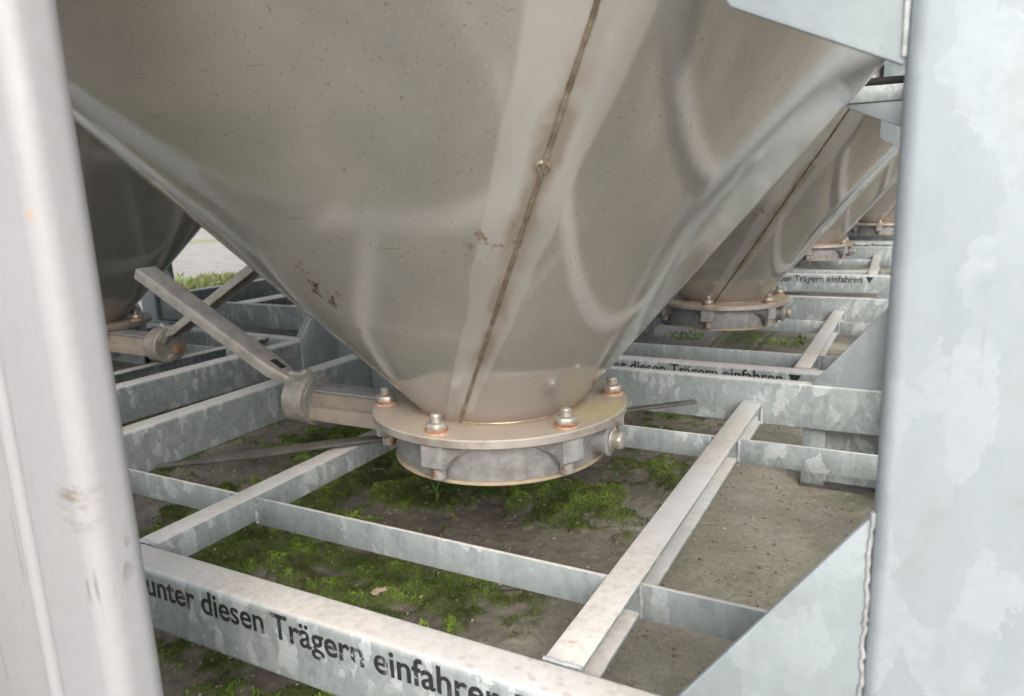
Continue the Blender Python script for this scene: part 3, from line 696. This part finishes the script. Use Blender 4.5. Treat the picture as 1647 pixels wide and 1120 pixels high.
    bpy.data.objects.remove(tmp); 
    cu2 = bpy.data.curves.new('lettering', 'FONT'); cu2.body = 'Nur'; cu2.size = 1; cu2.offset = .018
    tmp = bpy.data.objects.new('tmp', cu2); C.objects.link(tmp); bpy.context.view_layer.update(); dg = bpy.context.evaluated_depsgraph_get()
    me = bpy.data.meshes.new_from_object(tmp.evaluated_get(dg)); v = np.empty(len(me.vertices)*3, np.float32); me.vertices.foreach_get('co', v); v = v.reshape(-1, 3)
    o_ = np.zeros_like(v); o_[:, 0] = -.262+v[:, 0]*wx; o_[:, 2] = -.1195+v[:, 1]*k; o_[:, 1] = -.4067
    me.vertices.foreach_set('co', o_.ravel()); me.update(); me.materials.clear(); me.materials.append(m_paint)
    lt = bpy.data.objects.new('lettering', me); C.objects.link(lt); K(lt, fb); bpy.data.objects.remove(tmp)
    for xx in (.2335, -.300):
        K(MB().add([(xx, -.4067, -.0975), (xx+.026, -.4067, -.0975), (xx+.013, -.4067, -.122)], [(0, 2, 1)]).build('arrow_mark', m_paint, None), fb)
    return root, kids

GRP = 'silo containers standing in rows'
root, kids = make_container()
tag(root, 'nearest stainless hopper container with its whole round flange and lever in view', 'silo container', GRP)
spots = [((.0365, 1.168, -.028), -.6, 'second hopper container, directly behind the nearest one on the right'),
         ((.09, 2.64, 0), 1.2, 'third hopper container back in the right row, flange partly hidden'),
         ((.31, 4.16, 0), -2., 'farthest hopper container, small flange beside the right post'),
         ((-1.36, .26, -.008), 180-2.5, 'dark hopper container at the left, its lever pointing up right'),
         ((-1.375, 1.28, 0), 180-1.5, 'container whose beams show behind the dark left hopper, before the gravel yard')]
for loc, rz, lab in spots:
    c = copy_tree(root, kids); c.location = loc; c.rotation_euler = (0, 0, R(rz)); c['label'] = lab

# ------------------------------------------------------------------ near post at the left edge
pr = empty('steel_post', (.025, -.60, GZ)); tag(pr, 'pale galvanised post in the near left foreground, scuffed, with a rounded edge', 'post')
MB().prism(rrect(-.036, .0343, 0, .036, .0130, 10), 0, 1.9, 'Z').build('tube', m_near, pr, smooth=True)
MB().prism(rrect(-.0500, -.0362, .0005, .022, .0065, 6), 0, 1.9, 'Z').build('rolled_edge', m_near, pr, smooth=True)
MB().box(-.22, -.0508, .016, .022, 0, 1.9).build('side_plate', m_near, pr, bevel=.001)
MB().prism(rrect(-.11, .05, -.03, .06, .005), 0, .008, 'Z').build('foot_plate', m_frame, pr)

# ------------------------------------------------------------------ loose things
def bar_between(name, a, b, wd, th, mat):
    a, b = Vector(a), Vector(b); e = empty(name, a); d = (b-a); L = d.length
    rot = d.to_track_quat('X', 'Z').to_euler()
    m_ = MB(); n = 24; vs = []
    for i in range(n+1):
        f = i/n; x = L*f; kink = .004*math.exp(-((f-.30)/.12)**2); ww = wd*(.35+.65*min(1, f/.16))*(1-.25*f)
        for yy, zz in ((-ww/2, 0), (ww/2, .0), (ww/2, th), (-ww/2, th)):
            tw_ = .35*(1-f)*math.exp(-((f-.15)/.25)**2); y_, z_ = yy*math.cos(tw_)-zz*math.sin(tw_), yy*math.sin(tw_)+zz*math.cos(tw_)
            vs.append((x, y_-.004*math.sin(math.pi*f), z_+kink))
    fs = [(i*4+j, i*4+(j+1) % 4, (i+1)*4+(j+1) % 4, (i+1)*4+j) for i in range(n) for j in range(4)]+[(3, 2, 1, 0), tuple(n*4+j for j in range(4))]
    o = m_.add(vs, fs).build(name, mat, None, bevel=.0012)
    bpy.data.objects.remove(e); o.location = a; o.rotation_euler = rot; return o
o = bar_between('steel_bar', (-.4455, -.209, -.0905), (.170, .371, -.0905), .019, .005, m_dark)
tag(o, 'long thin dark steel bar lying slantwise across the near frame behind the valve', 'steel bar')

o = MB(); ls = [(-.018, .002), (-.010, .009), (0, .011), (.008, .006), (.016, .009), (.020, .001), (.010, -.006), (.002, -.003), (-.006, -.009), (-.013, -.004)]
lv = MB().add([(x, y, .003*math.sin(x*160)+.004*(abs(y)/.01)) for x, y in ls]+[(0, 0, .0005)], [(i, (i+1) % 10, 10) for i in range(10)])
lv = lv.build('dry_leaf', simple('dry_leaf_skin', (.42, .34, .26), .8, 0, (.28, .2, .14), 80), None, smooth=False)
lv.location = (-.092, -.170, GZ+.016); lv.scale = (.6, .6, .6); lv.rotation_euler = (.3, .1, .9); tag(lv, 'small crumpled beige dead leaf on the moss behind the lettered beam', 'leaf')
tw = MB().tube([(-.03, 0, 0), (-.01, .003, .002), (.012, .001, .003), (.034, .006, .002)], [.0012, .002, .0018, .001], 8).build('twig', m_dark, None, smooth=True)
tw.location = (.050, -.083, GZ+.006); tw.rotation_euler = (0, 0, .55); tag(tw, 'thin dark twig lying on the mud by the moss edge', 'twig')
wd_ = empty('seedling', (-.195, .115, GZ+.012)); tag(wd_, 'tiny green seedling with narrow leaves under the valve', 'seedling')
m_leaf = simple('seedling_leaf', (.12, .26, .05), .5, 0, (.16, .32, .07), 60)
MB().tube([(0, 0, -.01), (.001, 0, .008), (0, .001, .016)], [.0012, .001, .0008], 8).build('stem', m_leaf, wd_, smooth=True)
for i, (a, r_, up_) in enumerate(((0, .016, .006), (2.2, .014, .004), (4.1, .015, .005), (1.2, .009, .018), (3.3, .010, .016))):
    ca, sa = math.cos(a), math.sin(a)
    b = MB().add([(0, 0, .010), (ca*r_*.5-sa*.0028, sa*r_*.5+ca*.0028, .011+up_*.7), (ca*r_, sa*r_, .010+up_), (ca*r_*.5+sa*.0028, sa*r_*.5-ca*.0028, .011+up_*.7), (ca*r_*.5, sa*r_*.5, .0095+up_*.7)], [(0, 4, 1), (1, 4, 2), (0, 3, 4), (4, 3, 2)])
    b.build('leaf', m_leaf, wd_, smooth=True)
